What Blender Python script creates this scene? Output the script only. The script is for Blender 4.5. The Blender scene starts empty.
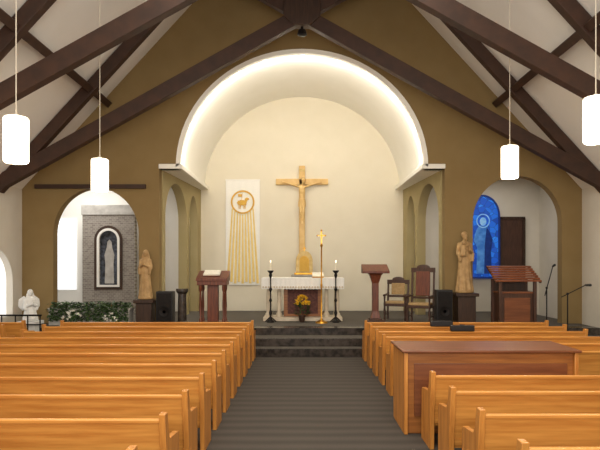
import bpy, bmesh, math, random
from mathutils import Vector, Matrix, Euler
random.seed(4)
S = bpy.context.scene
COL = S.collection
def hx(h):
    h=h.lstrip('#'); o=[]
    for i in (0,2,4):
        c=int(h[i:i+2],16)/255; o.append(c/12.92 if c<=.04045 else ((c+.055)/1.055)**2.4)
    return (*o,1)
# ------------------------------------------------ materials
def base_mat(name):
    m=bpy.data.materials.new(name); m.use_nodes=True
    return m,m.node_tree,m.node_tree.nodes["Principled BSDF"]
def mat(name,c,rough=.6,c2=None,scale=6,metal=0,stretch=(1,1,1),bump=0,detail=4,emit=None,es=0,spec=.5):
    m,t,p=base_mat(name); n=t.nodes; l=t.links
    p.inputs['Roughness'].default_value=rough; p.inputs['Metallic'].default_value=metal
    p.inputs['Specular IOR Level'].default_value=spec
    a=hx(c)
    b=hx(c2) if c2 else tuple([x*.82 for x in a[:3]]+[1])
    tc=n.new('ShaderNodeTexCoord'); mp=n.new('ShaderNodeMapping'); mp.inputs['Scale'].default_value=stretch
    nz=n.new('ShaderNodeTexNoise'); nz.inputs['Scale'].default_value=scale; nz.inputs['Detail'].default_value=detail
    r=n.new('ShaderNodeValToRGB'); r.color_ramp.elements[0].color=b; r.color_ramp.elements[1].color=a
    r.color_ramp.elements[0].position=.35; r.color_ramp.elements[1].position=.65
    l.new(tc.outputs['Object'],mp.inputs['Vector']); l.new(mp.outputs[0],nz.inputs['Vector'])
    l.new(nz.outputs['Fac'],r.inputs['Fac']); l.new(r.outputs[0],p.inputs['Base Color'])
    if bump:
        bp=n.new('ShaderNodeBump'); bp.inputs['Strength'].default_value=bump; bp.inputs['Distance'].default_value=.02
        l.new(nz.outputs['Fac'],bp.inputs['Height']); l.new(bp.outputs[0],p.inputs['Normal'])
    if emit:
        p.inputs['Emission Color'].default_value=hx(emit); p.inputs['Emission Strength'].default_value=es
    return m
M={}
M['pew']=mat('pew_oak','#D09246',.4,'#B87834',3,stretch=(.6,7,9),bump=.04)
M['pewend']=mat('pew_end_oak','#CA8A40',.4,'#AE7030',3,stretch=(9,6,.7),bump=.04)
M['redwood']=mat('red_brown_wood','#73391F',.4,'#542614',4,stretch=(8,8,.8))
M['console']=mat('console_wood','#A0662F',.42,'#855022',3,stretch=(.6,7,8))
M['consoletop']=mat('console_top_wood','#7E4A2A',.4,'#683A20',3,stretch=(.6,7,8))
M['chairwood']=mat('brown_chair_wood','#4E3020',.45,'#3A2316',4,stretch=(7,7,.8))
M['slat']=mat('orange_brown_slats','#8E4E28',.5,'#6C381C',5,stretch=(.8,7,7))
M['darkwood']=mat('dark_walnut','#402818',.5,'#2A190E',4,stretch=(7,7,.8))
M['beam']=mat('dark_timber_beam','#402719',.6,'#321E13',5,bump=.1)
M['ochre']=mat('olive_plaster','#8A744B',.9,'#866F46',2)
M['white']=mat('white_plaster','#EBE8E1',.9,'#E7E4DC',2)
M['ceil']=mat('ceiling_plaster','#E8E5DF',.95,'#E5E2DB',1.2)
M['cream']=mat('warm_cream_plaster','#E4DCC8',.9,'#E1D9C4',2)
M['tan']=mat('tan_plaster','#A8996F',.9,'#A39468',2)
M['vault']=mat('vault_white','#F3F0E6',.9,'#F0EDE2',2)
M['sidew']=mat('side_wall_paint','#DAD4C8',.9,'#D5CFC2',2)
M['gold']=mat('gold','#D9A441',.3,'#B98428',12,metal=.85)
M['palegold']=mat('pale_gold','#D3B878',.45,'#BD9C58',9,metal=.15)
M['goldwood']=mat('pale_golden_wood','#E0BE80',.5,'#D2AC6A',5)
M['goldcloth']=mat('gold_thread','#DDB04C',.7,'#D4A440',30)
M['softgold']=mat('gold_print','#EED488',.8,'#E9CB76',8)
M['cloth']=mat('white_linen','#F6F5F0',.85,'#EFEDE6',40)
M['stone']=mat('dark_marble','#463E38',.22,'#26221F',9,detail=12)
M['step']=mat('step_carpet','#5A544B',.95,'#4E4941',60)
M['black']=mat('black_plastic','#17171A',.5,'#0E0E10',20)
M['iron']=mat('black_iron','#1E1A18',.45,'#141110',20,metal=.6)
M['statue']=mat('carved_tan_wood','#B89767',.65,'#9A7A4E',7)
M['whitestat']=mat('white_marble','#E6E6E3',.5,'#D6D6D3',5)
M['palestone']=mat('pale_altar_stone','#D6C9B2',.5,'#C6B79F',7)
M['leaf']=mat('green_leaves','#4E6838',.6,'#314526',20)
M['pot']=mat('terracotta','#8A4A2C',.7,'#74391F',8)
M['yellow']=mat('yellow_petals','#F6D03A',.6,'#E8B820',20)
M['wpetal']=mat('white_petals','#F4F2EA',.6,'#E8E4DA',20)
M['uph']=mat('tan_upholstery','#B29468',.85,'#A08458',25)
M['wax']=mat('candle_wax','#F3ECD8',.5,'#ECE2C8',9)
M['cord']=mat('white_cord','#CFC6B4',.7,'#BFB6A4',9)
M['lamp']=mat('lamp_glass','#FFF8E8',.4,'#FFF6E0',5,emit='#FFF0D2',es=3.5)
M['winglow']=mat('frosted_window','#EEF0F2',.4,'#E6EAEE',5,emit='#F2F4F6',es=.8)
M['grey']=mat('grey_stone','#B9B5AE',.8,'#A29D96',6)
M['darkglass']=mat('grey_leaded_glass','#565C68',.3,'#26282E',14,detail=8)
M['door']=mat('dark_door_wood','#4F3022',.5,'#3A2216',4,stretch=(8,8,.8))
M['paper']=mat('page_paper','#EFEBDD',.8,'#E4DFCE',30)
M['brocade']=mat('brown_brocade','#6A4238',.8,'#4A2B28',18)
m,t,p=base_mat('nave_carpet'); n=t.nodes; l=t.links
tc=n.new('ShaderNodeTexCoord'); w=n.new('ShaderNodeTexWave'); w.bands_direction='Y'; w.inputs['Scale'].default_value=1.15; w.inputs['Distortion'].default_value=.8; w.inputs['Detail'].default_value=2
nz=n.new('ShaderNodeTexNoise'); nz.inputs['Scale'].default_value=70; nz.inputs['Detail'].default_value=6
r=n.new('ShaderNodeValToRGB'); r.color_ramp.elements[0].color=hx('#443E37'); r.color_ramp.elements[1].color=hx('#544D45')
mx=n.new('ShaderNodeMixRGB'); mx.blend_type='MULTIPLY'; mx.inputs[0].default_value=.5
l.new(tc.outputs['Object'],w.inputs['Vector']); l.new(tc.outputs['Object'],nz.inputs['Vector'])
l.new(w.outputs['Fac'],r.inputs['Fac']); l.new(r.outputs[0],mx.inputs[1]); l.new(nz.outputs['Fac'],mx.inputs[2]); l.new(mx.outputs[0],p.inputs['Base Color']); p.inputs['Roughness'].default_value=1
M['carpet']=m
m,t,p=base_mat('grey_brown_brick'); n=t.nodes; l=t.links
tc=n.new('ShaderNodeTexCoord'); mp=n.new('ShaderNodeMapping'); mp.inputs['Rotation'].default_value=(math.pi/2,0,0)
b=n.new('ShaderNodeTexBrick'); b.inputs['Scale'].default_value=4.5; b.inputs['Color1'].default_value=hx('#928A80'); b.inputs['Color2'].default_value=hx('#7A7068'); b.inputs['Mortar'].default_value=hx('#ADA8A0'); b.inputs['Mortar Size'].default_value=.015
l.new(tc.outputs['Object'],mp.inputs['Vector']); l.new(mp.outputs[0],b.inputs['Vector']); l.new(b.outputs[0],p.inputs['Base Color']); p.inputs['Roughness'].default_value=.9
M['brick']=m
m,t,p=base_mat('blue_stained_glass'); n=t.nodes; l=t.links
tc=n.new('ShaderNodeTexCoord'); v=n.new('ShaderNodeTexVoronoi'); v.inputs['Scale'].default_value=6
v2=n.new('ShaderNodeTexVoronoi'); v2.feature='DISTANCE_TO_EDGE'; v2.inputs['Scale'].default_value=6
r=n.new('ShaderNodeValToRGB'); e=r.color_ramp.elements; e[0].color=hx('#062A78'); e[1].color=hx('#2478D2'); x=e.new(.5); x.color=hx('#0C48A8')
g=n.new('ShaderNodeMath'); g.operation='GREATER_THAN'; g.inputs[1].default_value=.02
mx=n.new('ShaderNodeMixRGB'); mx.inputs[1].default_value=(0.005,0.02,0.08,1)
l.new(tc.outputs['Object'],v.inputs['Vector']); l.new(tc.outputs['Object'],v2.inputs['Vector'])
l.new(v.outputs['Color'],r.inputs['Fac']); l.new(v2.outputs['Distance'],g.inputs[0]); l.new(g.outputs[0],mx.inputs[0]); l.new(r.outputs[0],mx.inputs[2])
l.new(mx.outputs[0],p.inputs['Base Color']); l.new(mx.outputs[0],p.inputs['Emission Color']); p.inputs['Emission Strength'].default_value=.75
M['blue']=m
M['bluedk']=mat('deep_blue_glass','#0E2F74',.3,'#081E54',9,emit='#0E2F74',es=.4)
M['bluemid']=mat('robe_blue_glass','#5E9ADA',.3,'#2A66B8',6,emit='#3E7CC8',es=.3)
M['bluelt']=mat('pale_blue_glass','#9CC8EE',.3,'#6EA8E0',9,emit='#7CB2E4',es=.3)

# ------------------------------------------------ mesh builder
class B:
    def __init__(s): s.bm=bmesh.new()
    def box(s,c,d,rot=None):
        r=bmesh.ops.create_cube(s.bm,size=1)
        mt=Matrix.Translation(c)@(Euler(rot).to_matrix().to_4x4() if rot else Matrix())@Matrix.Diagonal((*d,1))
        bmesh.ops.transform(s.bm,matrix=mt,verts=r['verts']); return s
    def cone(s,a,b,r1,r2=None,seg=14):
        a=Vector(a); b=Vector(b); r2=r1 if r2 is None else r2; d=b-a
        r=bmesh.ops.create_cone(s.bm,cap_ends=True,segments=seg,radius1=max(r1,1e-4),radius2=max(r2,1e-4),depth=d.length)
        mt=Matrix.Translation((a+b)/2)@d.to_track_quat('Z','Y').to_matrix().to_4x4()
        bmesh.ops.transform(s.bm,matrix=mt,verts=r['verts']); return s
    def ball(s,c,r,seg=16,rot=None):
        if not hasattr(r,'__len__'): r=(r,r,r)
        q=bmesh.ops.create_uvsphere(s.bm,u_segments=seg,v_segments=max(6,seg//2+2),radius=1)
        mt=Matrix.Translation(c)@(Euler(rot).to_matrix().to_4x4() if rot else Matrix())@Matrix.Diagonal((*r,1))
        bmesh.ops.transform(s.bm,matrix=mt,verts=q['verts']); return s
    def cap(s,a,b,r1,r2=None):
        r2=r1 if r2 is None else r2
        s.cone(a,b,r1,r2); s.ball(a,r1,10); s.ball(b,r2,10); return s
    def rings(s,rs):
        prev=None; first=None
        for ring in rs:
            vs=[s.bm.verts.new(p) for p in ring]
            if prev:
                k=len(vs)
                for i in range(k): s.bm.faces.new((prev[i],prev[(i+1)%k],vs[(i+1)%k],vs[i]))
            else: first=vs
            prev=vs
        s.bm.faces.new(first[::-1]); s.bm.faces.new(prev); return s
    def lathe(s,prof,c=(0,0,0),seg=20):
        return s.rings([[(c[0]+max(r,1e-3)*math.cos(2*math.pi*i/seg),c[1]+max(r,1e-3)*math.sin(2*math.pi*i/seg),c[2]+z) for i in range(seg)] for r,z in prof])
    def prism(s,pts,plane,a,b):
        def f(u,v,w): return {'YZ':(w,u,v),'XZ':(u,w,v),'XY':(u,v,w)}[plane]
        return s.rings([[f(u,v,a) for u,v in pts],[f(u,v,b) for u,v in pts]])
    def beam(s,a,b,w,h):
        a=Vector(a); b=Vector(b); d=(b-a)
        r=bmesh.ops.create_cube(s.bm,size=1)
        z=d.normalized(); y=Vector((0,1,0)); 
        if abs(z.y)>.9: y=Vector((1,0,0))
        x=y.cross(z).normalized(); y=z.cross(x)
        R=Matrix((x,y,z)).transposed().to_4x4()
        bmesh.ops.transform(s.bm,matrix=Matrix.Translation((a+b)/2)@R@Matrix.Diagonal((h,w,d.length,1)),verts=r['verts']); return s
    def leaf(s,c,L,W,rot):
        R=Euler(rot).to_matrix(); c=Vector(c)
        v=[s.bm.verts.new(c+R@Vector(p)) for p in ((0,0,0),(W/2,L*.45,L*.1),(0,L,0),(-W/2,L*.45,L*.1))]
        s.bm.faces.new(v); return s
    def done(s,name,m,parent=None,loc=(0,0,0),rot=None,smooth=True,bev=0,remesh=0,recalc=True):
        if recalc: bmesh.ops.recalc_face_normals(s.bm,faces=s.bm.faces)
        me=bpy.data.meshes.new(name); s.bm.to_mesh(me); s.bm.free()
        if smooth:
            for p in me.polygons: p.use_smooth=True
            me.set_sharp_from_angle(angle=math.radians(35))
        me.materials.append(M[m] if isinstance(m,str) else m)
        o=bpy.data.objects.new(name,me); COL.objects.link(o); o.location=loc
        if rot: o.rotation_euler=rot
        if parent: o.parent=parent
        if bev:
            md=o.modifiers.new('bevel','BEVEL'); md.width=bev; md.segments=2; md.limit_method='ANGLE'
        if remesh:
            md=o.modifiers.new('remesh','REMESH'); md.mode='VOXEL'; md.voxel_size=remesh; md.use_smooth_shade=True
            sm=o.modifiers.new('smooth','SMOOTH'); sm.factor=.5; sm.iterations=2
        return o
def root(name,label,cat,loc,rot=0,group=None):
    e=bpy.data.objects.new(name,None); e.empty_display_size=.2; COL.objects.link(e)
    e.location=loc; e.rotation_euler=(0,0,rot); tag(e,label,cat,group); return e
def tag(o,label,cat,group=None):
    o['label']=label; o['category']=cat
    if group: o['group']=group
    return o
def struct(o,label=None,cat='structure'):
    o['kind']='structure'
    if label: o['label']=label; o['category']=cat
    return o
def clone(src,loc,rot=None,label=None):
    n=src.copy(); COL.objects.link(n); n.location=loc
    if rot is not None: n.rotation_euler=(0,0,rot)
    if label: n['label']=label
    def rec(a,b):
        for k in [c for c in list(bpy.data.objects) if c.parent==a and c is not b]:
            kk=k.copy(); COL.objects.link(kk); kk.parent=b; rec(k,kk)
    rec(src,n)
    return n
def panel(name,outer,holes,plane,a,b,m,parent=None):
    cu=bpy.data.curves.new('tmp','CURVE'); cu.dimensions='2D'; cu.fill_mode='BOTH'; cu.extrude=(b-a)/2
    for lp in [outer]+holes:
        sp=cu.splines.new('POLY'); sp.points.add(len(lp)-1)
        for i,q in enumerate(lp): sp.points[i].co=(q[0],q[1],0,1)
        sp.use_cyclic_u=True
    ob=bpy.data.objects.new('tmp',cu); COL.objects.link(ob)
    dg=bpy.context.evaluated_depsgraph_get(); dg.update()
    me=bpy.data.meshes.new_from_object(ob.evaluated_get(dg)); bpy.data.objects.remove(ob)
    mid=(a+b)/2
    for v in me.vertices:
        x,y,z=v.co
        v.co={'XZ':(x,mid+z,y),'YZ':(mid+z,x,y),'XY':(x,y,mid+z)}[plane]
    bm=bmesh.new(); bm.from_mesh(me); bmesh.ops.remove_doubles(bm,verts=bm.verts,dist=1e-4); bmesh.ops.recalc_face_normals(bm,faces=bm.faces); bm.to_mesh(me); bm.free()
    for p in me.polygons: p.use_smooth=True
    me.set_sharp_from_angle(angle=math.radians(35))
    me.materials.clear(); me.materials.append(M[m]); me.name=name
    o=bpy.data.objects.new(name,me); COL.objects.link(o)
    if parent: o.parent=parent
    return o
def arc(cx,cz,a,b,n=40,t0=0,t1=math.pi):
    return [(cx+a*math.cos(t0+(t1-t0)*i/n),cz+b*math.sin(t0+(t1-t0)*i/n)) for i in range(n+1)]
def arch(x0,x1,z0,zs,zt,n=32):
    cx=(x0+x1)/2; a=(x1-x0)/2
    return [(x0,z0),(x1,z0)]+arc(cx,zs,a,zt-zs,n)

# ------------------------------------------------ shell
FY=14.0; BY=18.0; CZ=.51
rf=lambda x: 11.5-1.09*abs(x)
struct(B().box((0,6,-.1),(18,26,.2)).done('floor','carpet'),'grey-brown nave carpet with faint cross stripes','floor')
ga=[(-7.25,-.0),(7.25,-.0),(7.25,rf(7.0)-.2),(7.0,rf(7.0)),(0,11.5),(-7.0,rf(7.0)),(-7.25,rf(7.0)-.2)]
AC=4.42
big=[(-3.57,CZ),(3.57,CZ),(3.57,4.38),(3.08,4.38)]+arc(0,AC,3.08,2.9)+[(-3.08,4.38),(-3.57,4.38)]
struct(panel('wall_front',ga,[big,arch(-6.22,-4.08,CZ,2.75,3.9),arch(4.27,6.5,CZ,3.05,4.2)],'XZ',FY,FY+.25,'ochre'))
struct(panel('trim_1',[(3.15,4.5)]+arc(0,AC,3.15,2.95)+[(-3.15,4.5),(-3.04,4.5)]+arc(0,AC,3.04,2.84)[::-1]+[(3.04,4.5)],[],'XZ',FY-.03,FY+.12,'vault'))
for i,s in enumerate((-1,1)):
    pts=[(s*3.0,FY-.03),(s*3.58,FY-.03),(s*3.33,BY),(s*3.0,BY)]
    struct(B().prism(pts,'XY',4.38,4.5).done('trim_%d'%(i+2),'vault',bev=.01))
struct(panel('ceiling',arc(0,AC,3.13,2.95)+arc(0,AC,3.4,3.2)[::-1],[],'XZ',FY+.25,BY,'vault'))
struct(B().box((0,BY+.1,3.9),(9,.2,7.8)).done('wall_back','cream'))
for nm,s in (('wall_sanctuary_left',-1),('wall_sanctuary_right',1)):
    a,b=sorted((s*3.55,s*3.8))
    o=struct(panel(nm,[(FY+.25,.0),(BY,.0),(BY,4.38),(FY+.25,4.38)],[arch(14.42,16.4,CZ,3.2,4.2),arch(16.65,17.6,CZ,3.2,4.08)],'YZ',a,b,'tan'))
    for v in o.data.vertices: v.co.x-=s*.075*(v.co.y-FY)
for s in (-1,1):
    struct(B().prism([(s*7.3,rf(7.3)),(0,11.5),(0,11.7),(s*7.3,rf(7.3)+.2)],'XZ',-1,FY+.3).done('ceiling','ceil'))
struct(panel('wall_left',[(-1,0),(FY,0),(FY,rf(7)+.02),(-1,rf(7)+.02)],[arch(11.6,13.55,.75,1.6,2.4)],'YZ',-7.25,-7.0,'sidew'))
struct(panel('wall_right',[(-1,0),(FY,0),(FY,rf(7)+.02),(-1,rf(7)+.02)],[arch(11.2,13.1,.9,1.7,2.5)],'YZ',7.0,7.25,'sidew'))
struct(panel('window_1',arch(11.6,13.55,.75,1.6,2.4),[],'YZ',-7.2,-7.16,'winglow'))
struct(panel('window_2',arch(11.2,13.1,.9,1.7,2.5),[],'YZ',7.16,7.2,'winglow'))
struct(B().box((0,12.22,.085),(13.9,.36,.17)).done('floor','stone'))
struct(B().box((0,15.4,.17),(13.9,6.0,.34)).done('floor','stone'))
struct(B().box((0,15.45,.425),(13.9,4.8,.17)).done('floor','stone'))
struct(B().box((0,12.24,.172),(13.8,.3,.006)).done('floor','step'))
struct(B().box((0,12.76,.342),(13.8,.56,.006)).done('floor','step'))
struct(B().box((0,15.6,.512),(13.8,4.4,.006)).done('floor','step'))
# side chapels
struct(B().box((-6.7,17.6,2.4),(6.0,.15,4.8)).done('wall_chapel_left_back','white'))
struct(B().box((-9.4,15.9,2.4),(.15,3.4,4.8)).done('wall_chapel_left_side','white'))
struct(B().box((-6.6,15.9,4.75),(5.7,3.3,.12)).done('ceiling','white'))
struct(B().box((5.6,17.6,2.4),(3.8,.15,4.8)).done('wall_chapel_right_back','sidew'))
struct(B().box((7.5,15.9,2.4),(.15,3.4,4.8)).done('wall_chapel_right_side','sidew'))
struct(B().box((5.6,15.9,4.75),(3.7,3.3,.12)).done('ceiling','white'))
struct(B().box((-7.35,17.5,2.3),(.6,.05,2.2)).done('window_3','winglow'))

# ------------------------------------------------ trusses
def truss(y,first=None):
    if first: return clone(first,(0,y,0))
    r=root('roof_truss','dark timber scissor truss spanning the nave under the roof','roof truss',(0,y,0),group='dark timber scissor trusses')
    for s in (-1,1):
        B().beam((s*6.9,0,3.85),(-s*2.1,0,3.85+.556*9.0),.2 if s<0 else .19,.32).done('scissor_chord','beam',r,bev=.01)
        B().beam((s*6.95,.0,rf(6.95)-.22),(0,0,11.28),.18,.26).done('rafter','beam',r,bev=.01)
    B().box((0,0,9.5),(.34,.24,3.5)).done('king_post','beam',r,bev=.02)
    B().prism([(-.42,7.62),(-.2,7.42),(.2,7.42),(.42,7.62),(.42,7.95),(.2,8.2),(-.2,8.2),(-.42,7.95)],'XZ',-.14,.14).done('hub_block','darkwood',r,bev=.015)
    B().lathe([(.03,.2),(.03,.12),(.09,.1),(.11,.0),(.06,-.03)],(0,0,7.24),seg=16).done('post_fixture','iron',r)
    return r
t1=truss(12.8)
for y in (9.5,6.2,2.9): truss(y,t1)
for x in (-4.85,4.85,-2.35,2.35):
    o=B().box((0,0,0),(.16,14.9,.2),rot=(0,math.atan(1.09)*(1 if x>0 else -1),0)).done('roof_purlin','beam',loc=(x,6.5,rf(x)-.2),bev=.01)
    tag(o,'dark timber purlin running the length of the roof slope','roof beam','dark timber purlins')
o=B().box((0,0,0),(2.75,.1,.1)).done('wooden_rail','beam',loc=(-5.27,FY-.05,3.93)); tag(o,'thin dark wooden beam fixed across the top of chapel arch','beam')

# ------------------------------------------------ pendants
def pendant(x,y,zb):
    r=root('pendant_lamp','glowing white cylinder pendant lamp on a thin cord','pendant lamp',(x,y,zb),group='cylinder pendant lamps over the pews')
    B().lathe([(.135,0),(.15,.02),(.15,.55),(.135,.57)],seg=28).done('lamp_shade','lamp',r)
    B().lathe([(.05,.565),(.04,.6),(.012,.62)],seg=20).done('lamp_cap','cord',r)
    B().cone((0,0,.6),(0,0,rf(x)-zb+.0),.007,seg=8).done('cord','cord',r)
    l=bpy.data.lights.new('bulb','POINT'); l.energy=45; l.color=(1,.84,.62); l.shadow_soft_size=.1
    lo=bpy.data.objects.new('bulb',l); COL.objects.link(lo); lo.location=(0,0,-.14); lo.parent=r
pendant(-3.61,10,3.3); pendant(-3.61,7.07,3.28); pendant(3.71,10,3.53); pendant(3.71,7.07,3.53)

# ------------------------------------------------ pews
END=[(-.09,.85),(.0,.85),(.04,.70),(.09,.62),(.38,.59),(.41,.56),(.42,0),(-.01,0),(-.02,.4)]
def pew(L,sgn,loc,group):
    r=root('church_pew','honey oak church pew with a plain panelled back','pew',loc,group=group)
    for x in (0,sgn*L):
        B().prism(END,'YZ',x-.025,x+.025).done('end_panel','pewend',r,bev=.005)
    a,b=sorted((sgn*.025,sgn*(L-.025)))
    B().prism([(.03,.25),(.05,.25),(-.04,.78),(-.06,.78)],'YZ',a,b).done('backrest','pew',r)
    B().prism([(-.072,.775),(-.025,.775),(-.027,.805),(-.05,.812),(-.074,.805)],'YZ',a,b).done('top_rail','pew',r,bev=.004)
    B().prism([(.015,.28),(.035,.28),(.028,.34),(.008,.34)],'YZ',a,b).done('lower_rail','pew',r)
    B().prism([(.03,.41),(.39,.44),(.41,.455),(.40,.47),(.03,.44)],'YZ',a,b).done('seat','pew',r,bev=.004)
    return r
L0=pew(3.9,-1,(-1.07,4.36,0),'oak pews in the nave')
clone(L0,(-1.07,3.56,0))
for k in range(1,10): clone(L0,(-1.07+.006*k+(.25 if k==9 else 0)*0,4.36+.795*k,0))
R0=pew(3.7,1,(1.44,3.69,0),'oak pews in the nave')
for y in (4.5,5.3,6.04,7.72,8.48,9.24,9.98,10.74,11.5):
    clone(R0,(1.44-.017*(y-3.69),y,0))
S0=pew(1.2,-1,(-5.7,11.5,0),'short oak side pews')
for y in (10.7,9.9): clone(S0,(-5.7,y,0))
r=root('organ_console','bulky brown wooden console cabinet with flat top among pews','console',(2.22,6.95,0))
B().box((0,0,.48),(1.96,.70,.96)).done('body','console',r,bev=.01)
B().box((0,0,.975),(2.1,.84,.03)).done('top','consoletop',r,bev=.01)
for x in (-1.0,1.0): B().box((x,0,.48),(.045,.78,.96)).done('side_panel','pewend',r,bev=.006)
B().box((0,-.36,.52),(1.8,.015,.62)).done('back_panel','consoletop',r,bev=.004)
for x,y in ((2.66,10.69),(2.84,9.93)):
    o=B().box((0,0,0),(.42,.1,.10)).box((0,0,.055),(.1,.02,.02)).done('equipment_case','black',loc=(x,y,.864),bev=.01)
    tag(o,'small black equipment case resting on a pew back','case','black cases on the pew backs')

# ------------------------------------------------ crucifix
r=root('crucifix','golden wooden crucifix with carved figure on the wall','crucifix',(0,BY-.06,2.35)); r.scale=(.97,1,.97)
B().box((0,0,1.44),(.2,.09,2.88)).box((0,0,2.35),(1.72,.09,.2)).done('cross','goldwood',r,bev=.015)
b=B()
b.ball((.04,-.15,2.38),(.062,.075,.092)); b.ball((.04,-.23,2.37),(.011,.018,.018)); b.ball((.05,-.11,2.40),(.072,.075,.09)); b.ball((.04,-.19,2.31),(.036,.032,.045))
b.cap((.02,-.12,2.27),(0,-.1,2.2),.035,.045)
b.cap((-.09,-.10,2.17),(.09,-.10,2.17),.045); b.ball((0,-.10,2.07),(.105,.065,.15)); b.ball((0,-.09,1.88),(.08,.052,.18)); b.ball((0,-.10,1.72),(.095,.065,.10))
for s in (-1,1):
    b.cap((s*.11,-.10,2.18),(s*.34,-.085,2.25),.036,.028); b.cap((s*.34,-.085,2.25),(s*.56,-.08,2.32),.028,.02)
    b.ball((s*.60,-.08,2.335),(.038,.016,.027))
    for j in range(5): b.cap((s*.62,-.08,2.315+.013*j),(s*(.67-.006*abs(j-2)),-.085,2.31+.016*j),.0075)
    b.cap((s*.05,-.11,1.66),(s*.04,-.165,1.34),.053,.04); b.cap((s*.04,-.165,1.34),(s*.02,-.10,1.04),.038,.024); b.cap((s*.02,-.10,1.04),(s*.02,-.15,.95),.025,.018)
b.done('corpus','goldwood',r,remesh=.011)
b=B()
b.rings([[( .115*k*math.cos(a),-.10+.08*k*math.sin(a)+.004*math.sin(9*a),z) for a in [2*math.pi*i/36 for i in range(36)]] for z,k in ((1.77,.93),(1.67,1.05),(1.58,1.1),(1.52,1.08))])
b.done('loincloth','goldwood',r)
B().box((0,-.055,2.73),(.18,.02,.09)).done('title_board','palegold',r)

# ------------------------------------------------ banner
r=root('hanging_banner','white cloth banner with gold lamb medallion and rays','banner',(-1.9,BY-.04,1.33)); r.scale=(.975,1,.975)
b=B(); n=24
b.rings([[(-.56+1.12*i/n, -.006*math.sin(i*1.3)*(1 if j<4 else .3), 3.45*j/6) for i in range(n+1)]+[(.56-1.12*i/n,.02,3.45*j/6) for i in range(n+1)] for j in range(7)]).done('banner_cloth','cloth',r)
B().box((0,0,3.45),(1.14,.03,.04)).done('top_hem','cloth',r)
cz=2.72
pts=arc(0,cz,.39,.39,40,0,2*math.pi)[:-1]; inn=arc(0,cz,.335,.335,40,0,2*math.pi)[:-1]
panel('medallion_ring',pts,[inn],'XZ',-.032,-.022,'goldcloth',r)
def disc(b,x,z,rx,rz,rot=0): b.ball((x,-.026,cz+z),(rx,.006,rz),16,(0,rot,0))
b=B()
disc(b,-.03,-.02,.15,.085)
for i in range(10): a=i*.628; disc(b,-.03+.13*math.cos(a),-.02+.065*math.sin(a),.032,.032)
disc(b,.11,.06,.05,.075,.5); disc(b,.155,.11,.058,.038,.35); disc(b,.10,.12,.03,.013,-.5)
for x in (-.12,-.08,.04,.08): b.box((x,-.026,cz-.15),(.022,.01,.14))
b.box((.09,-.026,cz-.1),(.018,.01,.11),rot=(0,.7,0))
b.done('lamb_emblem','goldcloth',r)
B().box((-.04,-.03,cz+.06),(.014,.006,.46),rot=(0,.12,0)).box((-.09,-.03,cz+.22),(.12,.006,.09)).done('staff_emblem','goldcloth',r)
b=B()
for i in range(9):
    t=(i-4)/4; x0=t*.34; w0=.020; x1=t*.495; w1=.040
    z0=cz-.41+.20*(t*t); zb=.05+.05*(i%2)
    b.rings([[(x0-w0,-.0245,z0),(x0+w0,-.0245,z0),(x0+w0,-.015,z0),(x0-w0,-.015,z0)],[(x1-w1,-.0245,zb),(x1+w1,-.0245,zb),(x1+w1,-.015,zb),(x1-w1,-.015,zb)]])
b.done('gold_rays','softgold',r,smooth=False)

# ------------------------------------------------ altar
AY=14.9
r=root('altar_table','wide pale altar table draped with lace-edged white cloth','altar',(.02,AY,.516))
B().box((0,0,.05),(2.06,.75,.1)).done('plinth','palestone',r,bev=.01)
B().box((0,.1,.56),(1.0,.4,.92)).done('body','console',r,bev=.01)
B().box((0,-.105,.5),(.8,.01,.66)).done('front_panel','brocade',r)
for x in (-.9,-.62,.62,.9):
    for y in ((-.25,.25) if abs(x)>.7 else (-.2,)):
        B().lathe([(.08,.1),(.08,.18),(.05,.22),(.06,.45),(.045,.82),(.075,.88),(.075,1.0)],(x,y,0)).done('column','palestone',r)
B().box((0,0,1.05),(2.06,.8,.09)).done('table_top','redwood',r,bev=.01)
b=B(); N=96
x0,x1,y0=-1.07,1.07,-.43
rows=[]
for j,(z,am) in enumerate(((1.12,0),(1.115,.0),(.99,.006),(.89,.010),(.85,.010))):
    ring=[]
    for i in range(N+1): ring.append((x0+(x1-x0)*i/N,y0-am*math.sin(i*1.1),z-(.022*abs(math.sin(i*.8)) if j==4 else 0)))
    for i in range(N+1): ring.append((x1-(x1-x0)*i/N,.43,z))
    rows.append(ring)
b.rings(rows).done('altar_cloth','cloth',r)
b=B()
for i in range(30):
    x=-1.02+2.04*i/29
    b.lathe([(.028,0),(.028,.004),(.018,.004)],(0,0,0),seg=10)
    for v in list(b.bm.verts)[-30:]:
        c=v.co.copy(); v.co=(x+c.x,-.443-c.z,.885+c.y)
b.done('lace_edge','palestone',r)
r=root('altar_book','open white missal on a low stand','book',(.42,AY-.1,1.638))
B().box((0,0,.06),(.3,.2,.03),rot=(.5,0,0)).box((0,.05,.03),(.2,.1,.06)).done('stand','gold',r)
B().box((0,-.0,.085),(.29,.2,.02),rot=(.5,0,0)).done('pages','paper',r)
r=root('tabernacle_pedestal','plain stone pedestal against the sanctuary wall','pedestal',(.07,17.5,.516))
B().box((0,0,.55),(.6,.45,1.1)).done('shaft','grey',r,bev=.01)
B().box((0,0,.05),(.8,.6,.1)).done('base','grey',r,bev=.01)
B().box((0,0,1.12),(.8,.6,.06)).done('cap','grey',r,bev=.01)
r=root('tabernacle','rounded pale-gold tabernacle with arched top and door','tabernacle',(.07,17.5,1.67))
panel('body',arch(-.26,.26,.04,.42,.74),[],'XZ',-.2,.2,'palegold',r)
B().box((0,0,.03),(.62,.46,.06)).done('base','gold',r,bev=.01)
panel('door',arch(-.15,.15,.1,.42,.58),[],'XZ',-.225,-.2,'goldcloth',r)
B().box((0,0,.80),(.03,.03,.14)).box((0,0,.82),(.1,.03,.03)).done('cross','gold',r)
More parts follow.
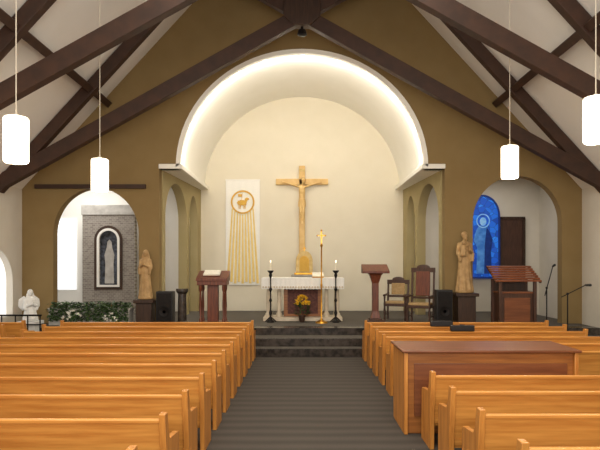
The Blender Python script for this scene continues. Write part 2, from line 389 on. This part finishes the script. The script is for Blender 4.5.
def candle(x,y,first=None):
    if first: return clone(first,(x,y,.516))
    r=root('candle_stand','tall black wrought candle stand with white candle','candlestick',(x,y,.516),group='black candle stands by the altar')
    B().lathe([(.10,0),(.10,.03),(.04,.08),(.02,.15),(.045,.24),(.02,.32),(.016,.5),(.04,.56),(.016,.62),(.018,.78),(.045,.84),(.016,.9),(.018,1.12),(.045,1.2),(.03,1.24),(.08,1.3),(.08,1.32)],seg=16).done('stand','iron',r)
    b=B()
    for k in range(3):
        a=2*math.pi*k/3+.5; b.cap((.03*math.cos(a),.03*math.sin(a),.12),(.15*math.cos(a),.15*math.sin(a),.018),.015)
    b.done('foot','iron',r)
    B().cone((0,0,1.32),(0,0,1.52),.026).done('candle','wax',r)
    B().ball((0,0,1.55),(.011,.011,.03)).done('flame','lamp',r)
    return r
c1=candle(-.8,14.25); candle(.86,14.25,c1)
r=root('processional_cross','slim golden processional cross on a floor stand','processional cross',(.49,14.1,.516))
B().lathe([(.16,0),(.15,.03),(.05,.07),(.02,.12),(.018,.9),(.03,.95),(.018,1.0),(.016,1.9),(.04,1.95),(.015,2.0)]).done('pole','gold',r)
B().box((0,0,2.15),(.03,.025,.35)).box((0,0,2.2),(.2,.025,.03)).ball((0,0,2.33),.025,8).ball((.1,0,2.2),.022,8).ball((-.1,0,2.2),.022,8).done('cross','gold',r)
def plant(name,label,loc,pm,fm,rad,h,nf,nl,potr=.12,poth=.16):
    r=root(name,label,'flowers',loc)
    B().lathe([(potr*.7,0),(potr,poth),(potr*1.08,poth),(potr*1.08,poth+.02),(potr*.9,poth+.02)]).done('pot',pm,r)
    b=B()
    for i in range(nl):
        a=random.random()*6.28; e=random.random(); q=rad*.7*math.sqrt(random.random())
        b.leaf((q*math.cos(a),q*math.sin(a),poth+h*.8*e*(1-.4*q/rad)),.10+.05*random.random(),.05,(random.uniform(-.3,.9),0,a-1.57))
    b.done('leaves','leaf',r,recalc=False)
    b=B()
    for i in range(nf):
        a=random.random()*6.28; q=rad*math.sqrt(random.random()); z=poth+h*(1-.45*(q/rad)**2)
        c=(q*math.cos(a),q*math.sin(a),z)
        for k in range(6):
            b.leaf(c,.055,.035,(.5,0,k*1.047))
        b.ball(c,.018,6)
    b.done('blossoms',fm,r,recalc=False)
    return r
plant('flower_arrangement','bouquet of yellow flowers in a dark pot before altar',(-.0,14.3,.516),'darkwood','yellow',.21,.52,80,80,.09,.16)
plant('potted_lily','potted plant with white blossoms on the platform',(-5.3,12.9,.35),'pot','wpetal',.22,.42,22,90)
plant('potted_lily','potted plant with white blossoms beside the planter',(-4.4,12.85,.35),'pot','wpetal',.18,.36,14,80)

# ------------------------------------------------ lecterns
r=root('ambo','reddish wooden ambo with spindle columns and slanted top','lectern',(-2.18,13.75,.516))
B().box((0,0,.04),(.7,.5,.08)).done('base','redwood',r,bev=.01)
for x in (-.28,.28):
    for y in (-.17,.17):
        B().lathe([(.04,.08),(.04,.14),(.022,.18),(.035,.45),(.022,.8),(.04,.86),(.04,.98)],(x,y,0),seg=12).done('column','redwood',r)
B().box((0,0,.6),(.26,.22,1.04)).done('centre_panel','redwood',r,bev=.01)
B().box((0,0,1.02),(.72,.48,.1)).done('top_frame','redwood',r,bev=.008)
B().prism([(-.26,1.07),(.26,1.07),(.26,1.32),(-.26,1.14)],'YZ',-.38,.38).done('desk_top','redwood',r,bev=.008)
o=B().box((0,0,0),(.4,.3,.035),rot=(.33,0,0)).done('lectern_book','paper',loc=(-2.2,13.74,1.785)); tag(o,'open book lying on the ambo desk','book')
r=root('lectern','dark reddish pedestal lectern with flared slanted top','lectern',(1.85,14.15,.516))
B().box((0,0,.04),(.46,.42,.08)).box((0,0,.1),(.32,.3,.05)).done('base','chairwood',r,bev=.01)
B().rings([[(-w,-d,z),(w,-d,z),(w,d,z),(-w,d,z)] for w,d,z in ((.12,.12,.12),(.08,.08,.3),(.08,.08,1.0),(.14,.13,1.2),(.18,.17,1.25))]).done('column','redwood',r,smooth=False,bev=.01)
B().prism([(-.24,1.25),(.24,1.25),(.24,1.48),(-.24,1.31)],'YZ',-.33,.33).done('desk_top','redwood',r,bev=.01)

# ------------------------------------------------ chairs
def armchair(name,label,loc,rot,w,hb,seat='uph'):
    cw='chairwood'
    r=root(name,label,'chair',loc,rot)
    d=.48
    for x in (-w/2+.03,w/2-.03):
        B().lathe([(.02,0),(.03,.04),(.022,.1),(.034,.22),(.025,.34),(.03,.44),(.022,.5),(.028,.64)],(x,-d/2+.03,0),seg=12).done('front_leg',cw,r)
        B().beam((x,d/2-.02,0),(x,d/2+.0,.45),.045,.045).beam((x,d/2,.44),(x,d/2+.08,hb),.045,.045).done('back_post',cw,r)
        B().beam((x,-d/2-.02,.66),(x,d/2+.03,.68),.055,.035).ball((x,-d/2-.02,.66),.035,10).done('armrest',cw,r)
        B().beam((x,-d/2+.03,.16),(x,d/2-.02,.16),.03,.03).done('stretcher',cw,r)
    B().box((0,0,.41),(w-.02,d,.07)).done('seat_frame',cw,r,bev=.008)
    B().box((0,0,.47),(w-.08,d-.06,.07)).done('seat_cushion',seat,r,bev=.025)
    B().box((0,d/2+.07,hb-.05),(w,.05,.12)).ball((0,d/2+.075,hb+.02),(w*.28,.02,.07)).done('crest_rail',cw,r,bev=.01)
    B().box((0,d/2+.02,.62),(w-.06,.03,.06)).done('lower_back_rail',cw,r,bev=.01)
    B().box((0,d/2+.035,(hb+.58)/2),(w*.6,.035,hb-.74),rot=(-.08,0,0)).done('back_panel',seat if hb<1.3 else 'redwood',r,bev=.015)
    return r
armchair('armchair','dark wooden armchair with turned legs and tan cushion',(2.5,14.85,.516),-.35,.6,1.05)
armchair('armchair','tall-backed dark wooden presider chair with tan seat',(3.0,14.2,.516),-.45,.62,1.38)
# ------------------------------------------------ statues
def robed(name,label,loc,s,rot=0,m='statue',child=False,kneel=False,veil=True):
    b=B(); seg=60
    rings=[]
    prof=[(0,.25,.23,8),(.05,.25,.23,8),(.3,.215,.19,7),(.6,.19,.16,5),(.85,.18,.15,3),(1.0,.165,.14,2),(1.15,.17,.135,1.5),(1.3,.185,.13,1),(1.38,.19,.11,0),(1.44,.12,.09,0),(1.47,.06,.06,0)]
    for z,rx,ry,f in prof:
        zz=z*(.55 if kneel else 1)
        rings.append([((rx*(1+.012*f*math.sin(9*a+z*2)))*math.cos(a),(ry*(1+.012*f*math.sin(9*a+z*2))*(1.35 if kneel and z<.8 else 1))*math.sin(a),zz) for a in [2*math.pi*i/seg for i in range(seg)]])
    b.rings(rings)
    k=-.66 if kneel else 0
    b.cap((0,0,1.4+k),(0,-.01,1.52+k),.055,.05)
    b.ball((0,-.02,1.62+k),(.078,.095,.115)); b.ball((0,-.118,1.61+k),(.014,.02,.024)); b.ball((0,-.09,1.555+k),(.045,.03,.03))
    b.ball((0,-.105,1.575+k),(.024,.012,.007))
    for sx in (-1,1): b.ball((sx*.08,-.01,1.61+k),(.014,.02,.03)); b.ball((sx*.03,-.108,1.64+k),(.016,.01,.008)); b.ball((sx*.033,-.1,1.662+k),(.024,.014,.008))
    if veil:
        b.ball((0,.02,1.64+k),(.105,.105,.125)); b.cap((0,.05,1.6+k),(0,.08,1.3+k),.1,.12)
        b.cap((-.1,.02,1.58+k),(-.15,.0,1.25+k),.035,.05); b.cap((.1,.02,1.58+k),(.15,.0,1.25+k),.035,.05)
    else:
        b.ball((0,.015,1.66+k),(.092,.1,.1)); b.ball((0,-.085,1.535+k),(.05,.045,.06))
    for sx in (-1,1):
        hand=(sx*.05,-.24,1.2+k) if not child or sx>0 else (sx*.12,-.24,1.08+k)
        b.cap((sx*.175,0,1.36+k),(sx*.225,-.03,1.08+k),.06,.055); b.cap((sx*.225,-.03,1.08+k),hand,.057,.047)
        b.cone((sx*.205,-.08,1.1+k),(sx*.19,-.12,.85+k*.8),.065,.045)
        hx_,hy,hz_=hand
        b.ball((hx_-sx*.01,hy-.03,hz_+.03),(.02,.035,.045))
        for j in range(4): b.cap((hx_-sx*.012,hy-.05+.015*j,hz_+.06),(hx_-sx*.02,hy-.065+.018*j,hz_+.125-.006*abs(j-1)),.009)
        b.cap((hx_-sx*.01,hy+.0,hz_+.03),(hx_-sx*.035,hy-.01,hz_+.07),.01)
    if child:
        b.rings([[(-.13+rx*math.cos(a),-.2+rx*.8*math.sin(a),z) for a in [2*math.pi*i/24 for i in range(24)]] for z,rx in ((1.02,.1),(1.15,.085),(1.28,.075),(1.34,.04))])
        b.ball((-.13,-.22,1.41),(.055,.06,.07)); b.cap((-.07,-.22,1.3),(.0,-.28,1.36),.025,.02)
    if kneel:
        for sx in (-1,1):
            b.rings([[(sx*(.08+u)+dx,.14+.05*u+dy,zz) for u,zz in ((0,.5),(.14,.28),(.30,.45),(.28,.72),(.10,.86),(0,.74))] for dx,dy in ((0,0),(0,.045))])
    b.lathe([(.27,-.07),(.27,.0),(.25,.02)],seg=40)
    for v in b.bm.verts: v.co=v.co*s
    o=b.done(name,m,None,(loc[0],loc[1],loc[2]+.07*s),(0,0,rot),remesh=.012)
    tag(o,label,'statue'); return o
def pedestal(loc,w,h,m,label):
    r=root('statue_pedestal',label,'pedestal',loc)
    B().box((0,0,.04),(w*1.15,w*1.15,.08)).done('base',m,r,bev=.01)
    B().box((0,0,h/2),(w*.9,w*.9,h-.14)).done('shaft',m,r,bev=.01)
    B().box((0,0,h-.04),(w*1.15,w*1.15,.08)).done('cap',m,r,bev=.01)
pedestal((3.97,13.68,.516),.48,.78,'darkwood','dark wooden pedestal under the bearded robed statue')
robed('saint_statue','carved tan statue of bearded robed man holding a child',(3.97,13.68,1.302),.82,.15,child=True,veil=False)
pedestal((-3.82,13.68,.516),.42,.62,'darkwood','dark wooden pedestal under the veiled statue')
robed('madonna_statue','carved tan statue of veiled robed woman, hands raised',(-3.82,13.68,1.142),.66,-.1)
pedestal((-6.28,12.95,.345),.38,.34,'whitestat','low white pedestal beside the nave wall')
robed('angel_statue','white kneeling winged figurine with folded hands',(-6.28,12.95,.691),.62,.7,m='whitestat',kneel=True)

# ------------------------------------------------ speakers
def speaker(loc,w,d,h,rot,label):
    r=root('loudspeaker',label,'loudspeaker',loc,rot)
    B().box((0,0,h/2),(w,d,h)).done('cabinet','black',r,bev=.01)
    B().box((0,-d/2-.005,h/2),(w*.88,.012,h*.9)).done('grille','iron',r)
    B().lathe([(w*.32,0),(w*.3,.01),(w*.1,-.0),(.0,.0)],seg=20).done('driver','iron',r,loc=(0,-d/2-.012,h*.4),rot=(math.pi/2,0,0))
speaker((3.43,13.6,.516),.38,.3,.86,0,'tall black loudspeaker beside the statue pedestal')
speaker((-3.33,13.68,.516),.40,.3,.82,0,'tall black loudspeaker beside the statue pedestal')
o=B().lathe([(.16,0),(.16,.06),(.11,.1),(.1,.75),(.15,.82),(.15,.88)]).done('stone_column','stone',loc=(-2.93,13.7,.516)); tag(o,'short dark green marble column stand','column')

# ------------------------------------------------ votive stand
r=root('votive_stand','solid brown wooden votive cabinet with slatted slanted top','votive stand',(5.0,13.25,.345))
for x in (-.4,.4):
    for y in (-.26,.26):
        B().box((x,y,.68),(.07,.07,1.24)).done('post','chairwood',r,bev=.006)
B().box((0,0,.52),(.76,.48,.9)).done('lower_cabinet','chairwood',r,bev=.008)
B().box((0,-.245,.52),(.6,.015,.7)).done('door_panel','consoletop',r,bev=.004)
B().box((0,0,.99),(.82,.52,.04)).done('shelf','consoletop',r,bev=.005)
B().box((0,.24,1.12),(.76,.03,.26)).done('back_panel','darkwood',r)
b=B()
for j in range(7):
    t=j/6; y=-.30+.60*t; z=1.27+.32*t
    b.box((0,y,z),(1.06,.085,.03),rot=(.2,0,0))
b.done('slatted_top','slat',r)
for x in (-.5,-.17,.17,.5): B().beam((x,-.34,1.23),(x,.34,1.58),.035,.05).done('top_rail','chairwood',r)
def mic(x,y,z,h,bx,bz):
    r=root('microphone_stand','black microphone stand with angled boom','microphone stand',(x,y,z))
    b=B()
    for k in range(3):
        a=2.09*k+.4; b.cap((0,0,.1),(.2*math.cos(a),.2*math.sin(a),.012),.01)
    b.done('tripod_base','iron',r)
    B().cone((0,0,.06),(0,0,h),.014).ball((0,0,h),.03,8).done('pole','iron',r)
    B().cap((-bx*.35,0,h-bz*.35),(bx,-.05,h+bz),.011).done('boom','iron',r)
    B().cap((bx,-.05,h+bz),(bx*1.25,-.08,h+bz*1.1-.02),.022,.03).done('microphone','black',r)
mic(5.68,13.0,.345,1.1,.12,.5); mic(6.0,12.65,.345,.98,.38,.2)

# ------------------------------------------------ chapel furnishings
r=root('planter','long stone planter filled with low trailing green foliage','planter',(-5.15,13.7,.516))
B().box((0,0,.19),(1.95,.34,.38)).box((0,0,.39),(2.0,.38,.05)).done('planter_box','grey',r,bev=.01)
b=B()
for i in range(2200):
    x=random.uniform(-.95,.95); y=random.uniform(-.2,.16); z=.41+random.random()*.14
    if random.random()<.55: y=-.21-random.random()*.03; z=random.uniform(.12,.45)
    b.leaf((x,y,z),.08,.05,(random.uniform(-1,.6),random.uniform(-.6,.6),random.random()*6.28))
o=b.done('foliage','leaf',r,recalc=False); o['kind']='stuff'
r=root('brick_screen','freestanding grey-brown brick screen with grey stone cap','screen wall',(-5.78,16.85,.516))
panel('brick_wall',[(-.78,0),(.78,0),(.78,2.95),(-.78,2.95)],[arch(-.28,.28,.85,2.2,2.5)],'XZ',-.12,.12,'brick',r)
B().box((0,0,3.1),(1.62,.3,.3)).done('stone_cap','grey',r,bev=.01)
panel('outer_frame',arch(-.42,.42,.72,2.2,2.63),[arch(-.34,.34,.80,2.2,2.55)],'XZ',-.15,-.1,'darkwood',r)
panel('arched_frame',arch(-.34,.34,.80,2.2,2.55),[arch(-.27,.27,.86,2.2,2.48)],'XZ',-.16,-.1,'white',r)
panel('leaded_glass',arch(-.28,.28,.85,2.2,2.5),[],'XZ',-.03,.0,'darkglass',r)
panel('glass_figure',[(-.14,.9),(.14,.9),(.12,1.5),(.15,1.75),(.08,1.98),(.06,2.15),(0,2.22),(-.06,2.15),(-.08,1.98),(-.15,1.75),(-.12,1.5)],[],'XZ',-.045,-.03,'grey',r)
r=root('metal_railing','low dark metal railing at the platform edge','railing',(-6.15,12.25,.177))
B().cone((-.75,0,.7),(.45,0,.7),.02).cone((-.75,0,.5),(.45,0,.5),.012).done('top_bar','iron',r)
for x in (-.72,-.42,-.12,.15,.42): B().cone((x,0,0),(x,0,.7),.015).done('post','iron',r)

# stained glass
wn=struct(panel('window_4',arch(5.1,6.1,1.6,3.5,4.1),[],'XZ',17.42,17.46,'blue'),'tall arched deep blue stained glass window with robed figure','window')
struct(panel('trim_5',arch(5.05,6.15,1.55,3.5,4.15),[arch(5.1,6.1,1.6,3.5,4.1)],'XZ',17.38,17.5,'bluedk'))
fig=[(5.42,1.7),(5.9,1.7),(5.87,2.4),(5.93,2.75),(5.83,3.0),(5.74,3.18),(5.52,3.2),(5.42,3.05),(5.34,2.75),(5.45,2.5)]
panel('glass_figure',fig,[],'XZ',17.405,17.42,'bluemid',wn)
panel('glass_cloak',[(5.66,1.7),(5.9,1.7),(5.87,2.4),(5.93,2.75),(5.83,3.0),(5.74,3.15),(5.68,2.6)],[],'XZ',17.40,17.415,'bluedk',wn)
panel('glass_head',arc(5.63,3.32,.1,.13,24,0,2*math.pi)[:-1],[],'XZ',17.40,17.42,'bluelt',wn)
panel('glass_halo',arc(5.63,3.34,.21,.22,30,0,2*math.pi)[:-1],[arc(5.63,3.34,.18,.19,30,0,2*math.pi)[:-1]],'XZ',17.40,17.418,'bluelt',wn)
struct(B().box((6.55,17.48,1.95),(.66,.08,2.9)).done('door_1','door',bev=.01))
struct(B().box((6.55,17.46,3.43),(.78,.12,.08)).box((6.20,17.46,1.95),(.06,.12,2.95)).box((6.91,17.46,1.95),(.07,.12,2.95)).done('trim_6','darkwood'))

# ------------------------------------------------ lights
def light(kind,loc,e,col=(1,1,1),size=.1,rot=(0,0,0),sy=None,name='light'):
    l=bpy.data.lights.new(name,kind); l.energy=e; l.color=col
    if kind=='AREA':
        l.size=size
        if sy: l.shape='RECTANGLE'; l.size_y=sy
    else: l.shadow_soft_size=size
    o=bpy.data.objects.new(name,l); COL.objects.link(o); o.location=loc; o.rotation_euler=rot; return o
W=(1,.90,.77)
for i in range(11):
    a=math.radians(6+168*i/10)
    light('POINT',(3.04*math.cos(a),14.38,AC+2.84*math.sin(a)),25,(1,.94,.83),.05,name='cove_light')
light('AREA',(0,3.2,6.6),370,W,5,sy=3,rot=(math.radians(22),0,0),name='nave_fill')  # added fill for the nave, above the frame; not a church fixture
light('AREA',(0,8.0,7.6),150,W,5,sy=2,name='nave_fill')  # second added fill over the pews, also out of view
light('AREA',(0,-.8,3.0),460,(1,.95,.88),6,sy=2,rot=(math.radians(118),0,0),name='ceiling_fill')  # added behind the camera, aimed up and forward to brighten the ceiling
light('AREA',(-6.5,15.9,4.6),85,(1,.98,.95),2,name='chapel_light')
light('AREA',(5.4,15.9,4.6),26,(1,.93,.82),1.5,name='chapel_light')
light('AREA',(0,15.2,6.9),22,W,1.2,name='sanctuary_light')
w=bpy.data.worlds.new('world'); S.world=w; w.use_nodes=True
w.node_tree.nodes['Background'].inputs[0].default_value=(1,.94,.87,1); w.node_tree.nodes['Background'].inputs[1].default_value=.7
cd=bpy.data.cameras.new('camera'); cam=bpy.data.objects.new('camera',cd); COL.objects.link(cam)
cam.location=(0,0,2.0); cam.rotation_euler=(math.pi/2,0,0)
cd.sensor_width=36; cd.lens=33.6; cd.shift_y=.065; cd.shift_x=-2/600; cd.clip_end=100
S.camera=cam
S.view_settings.view_transform='Standard'; S.view_settings.look='None'
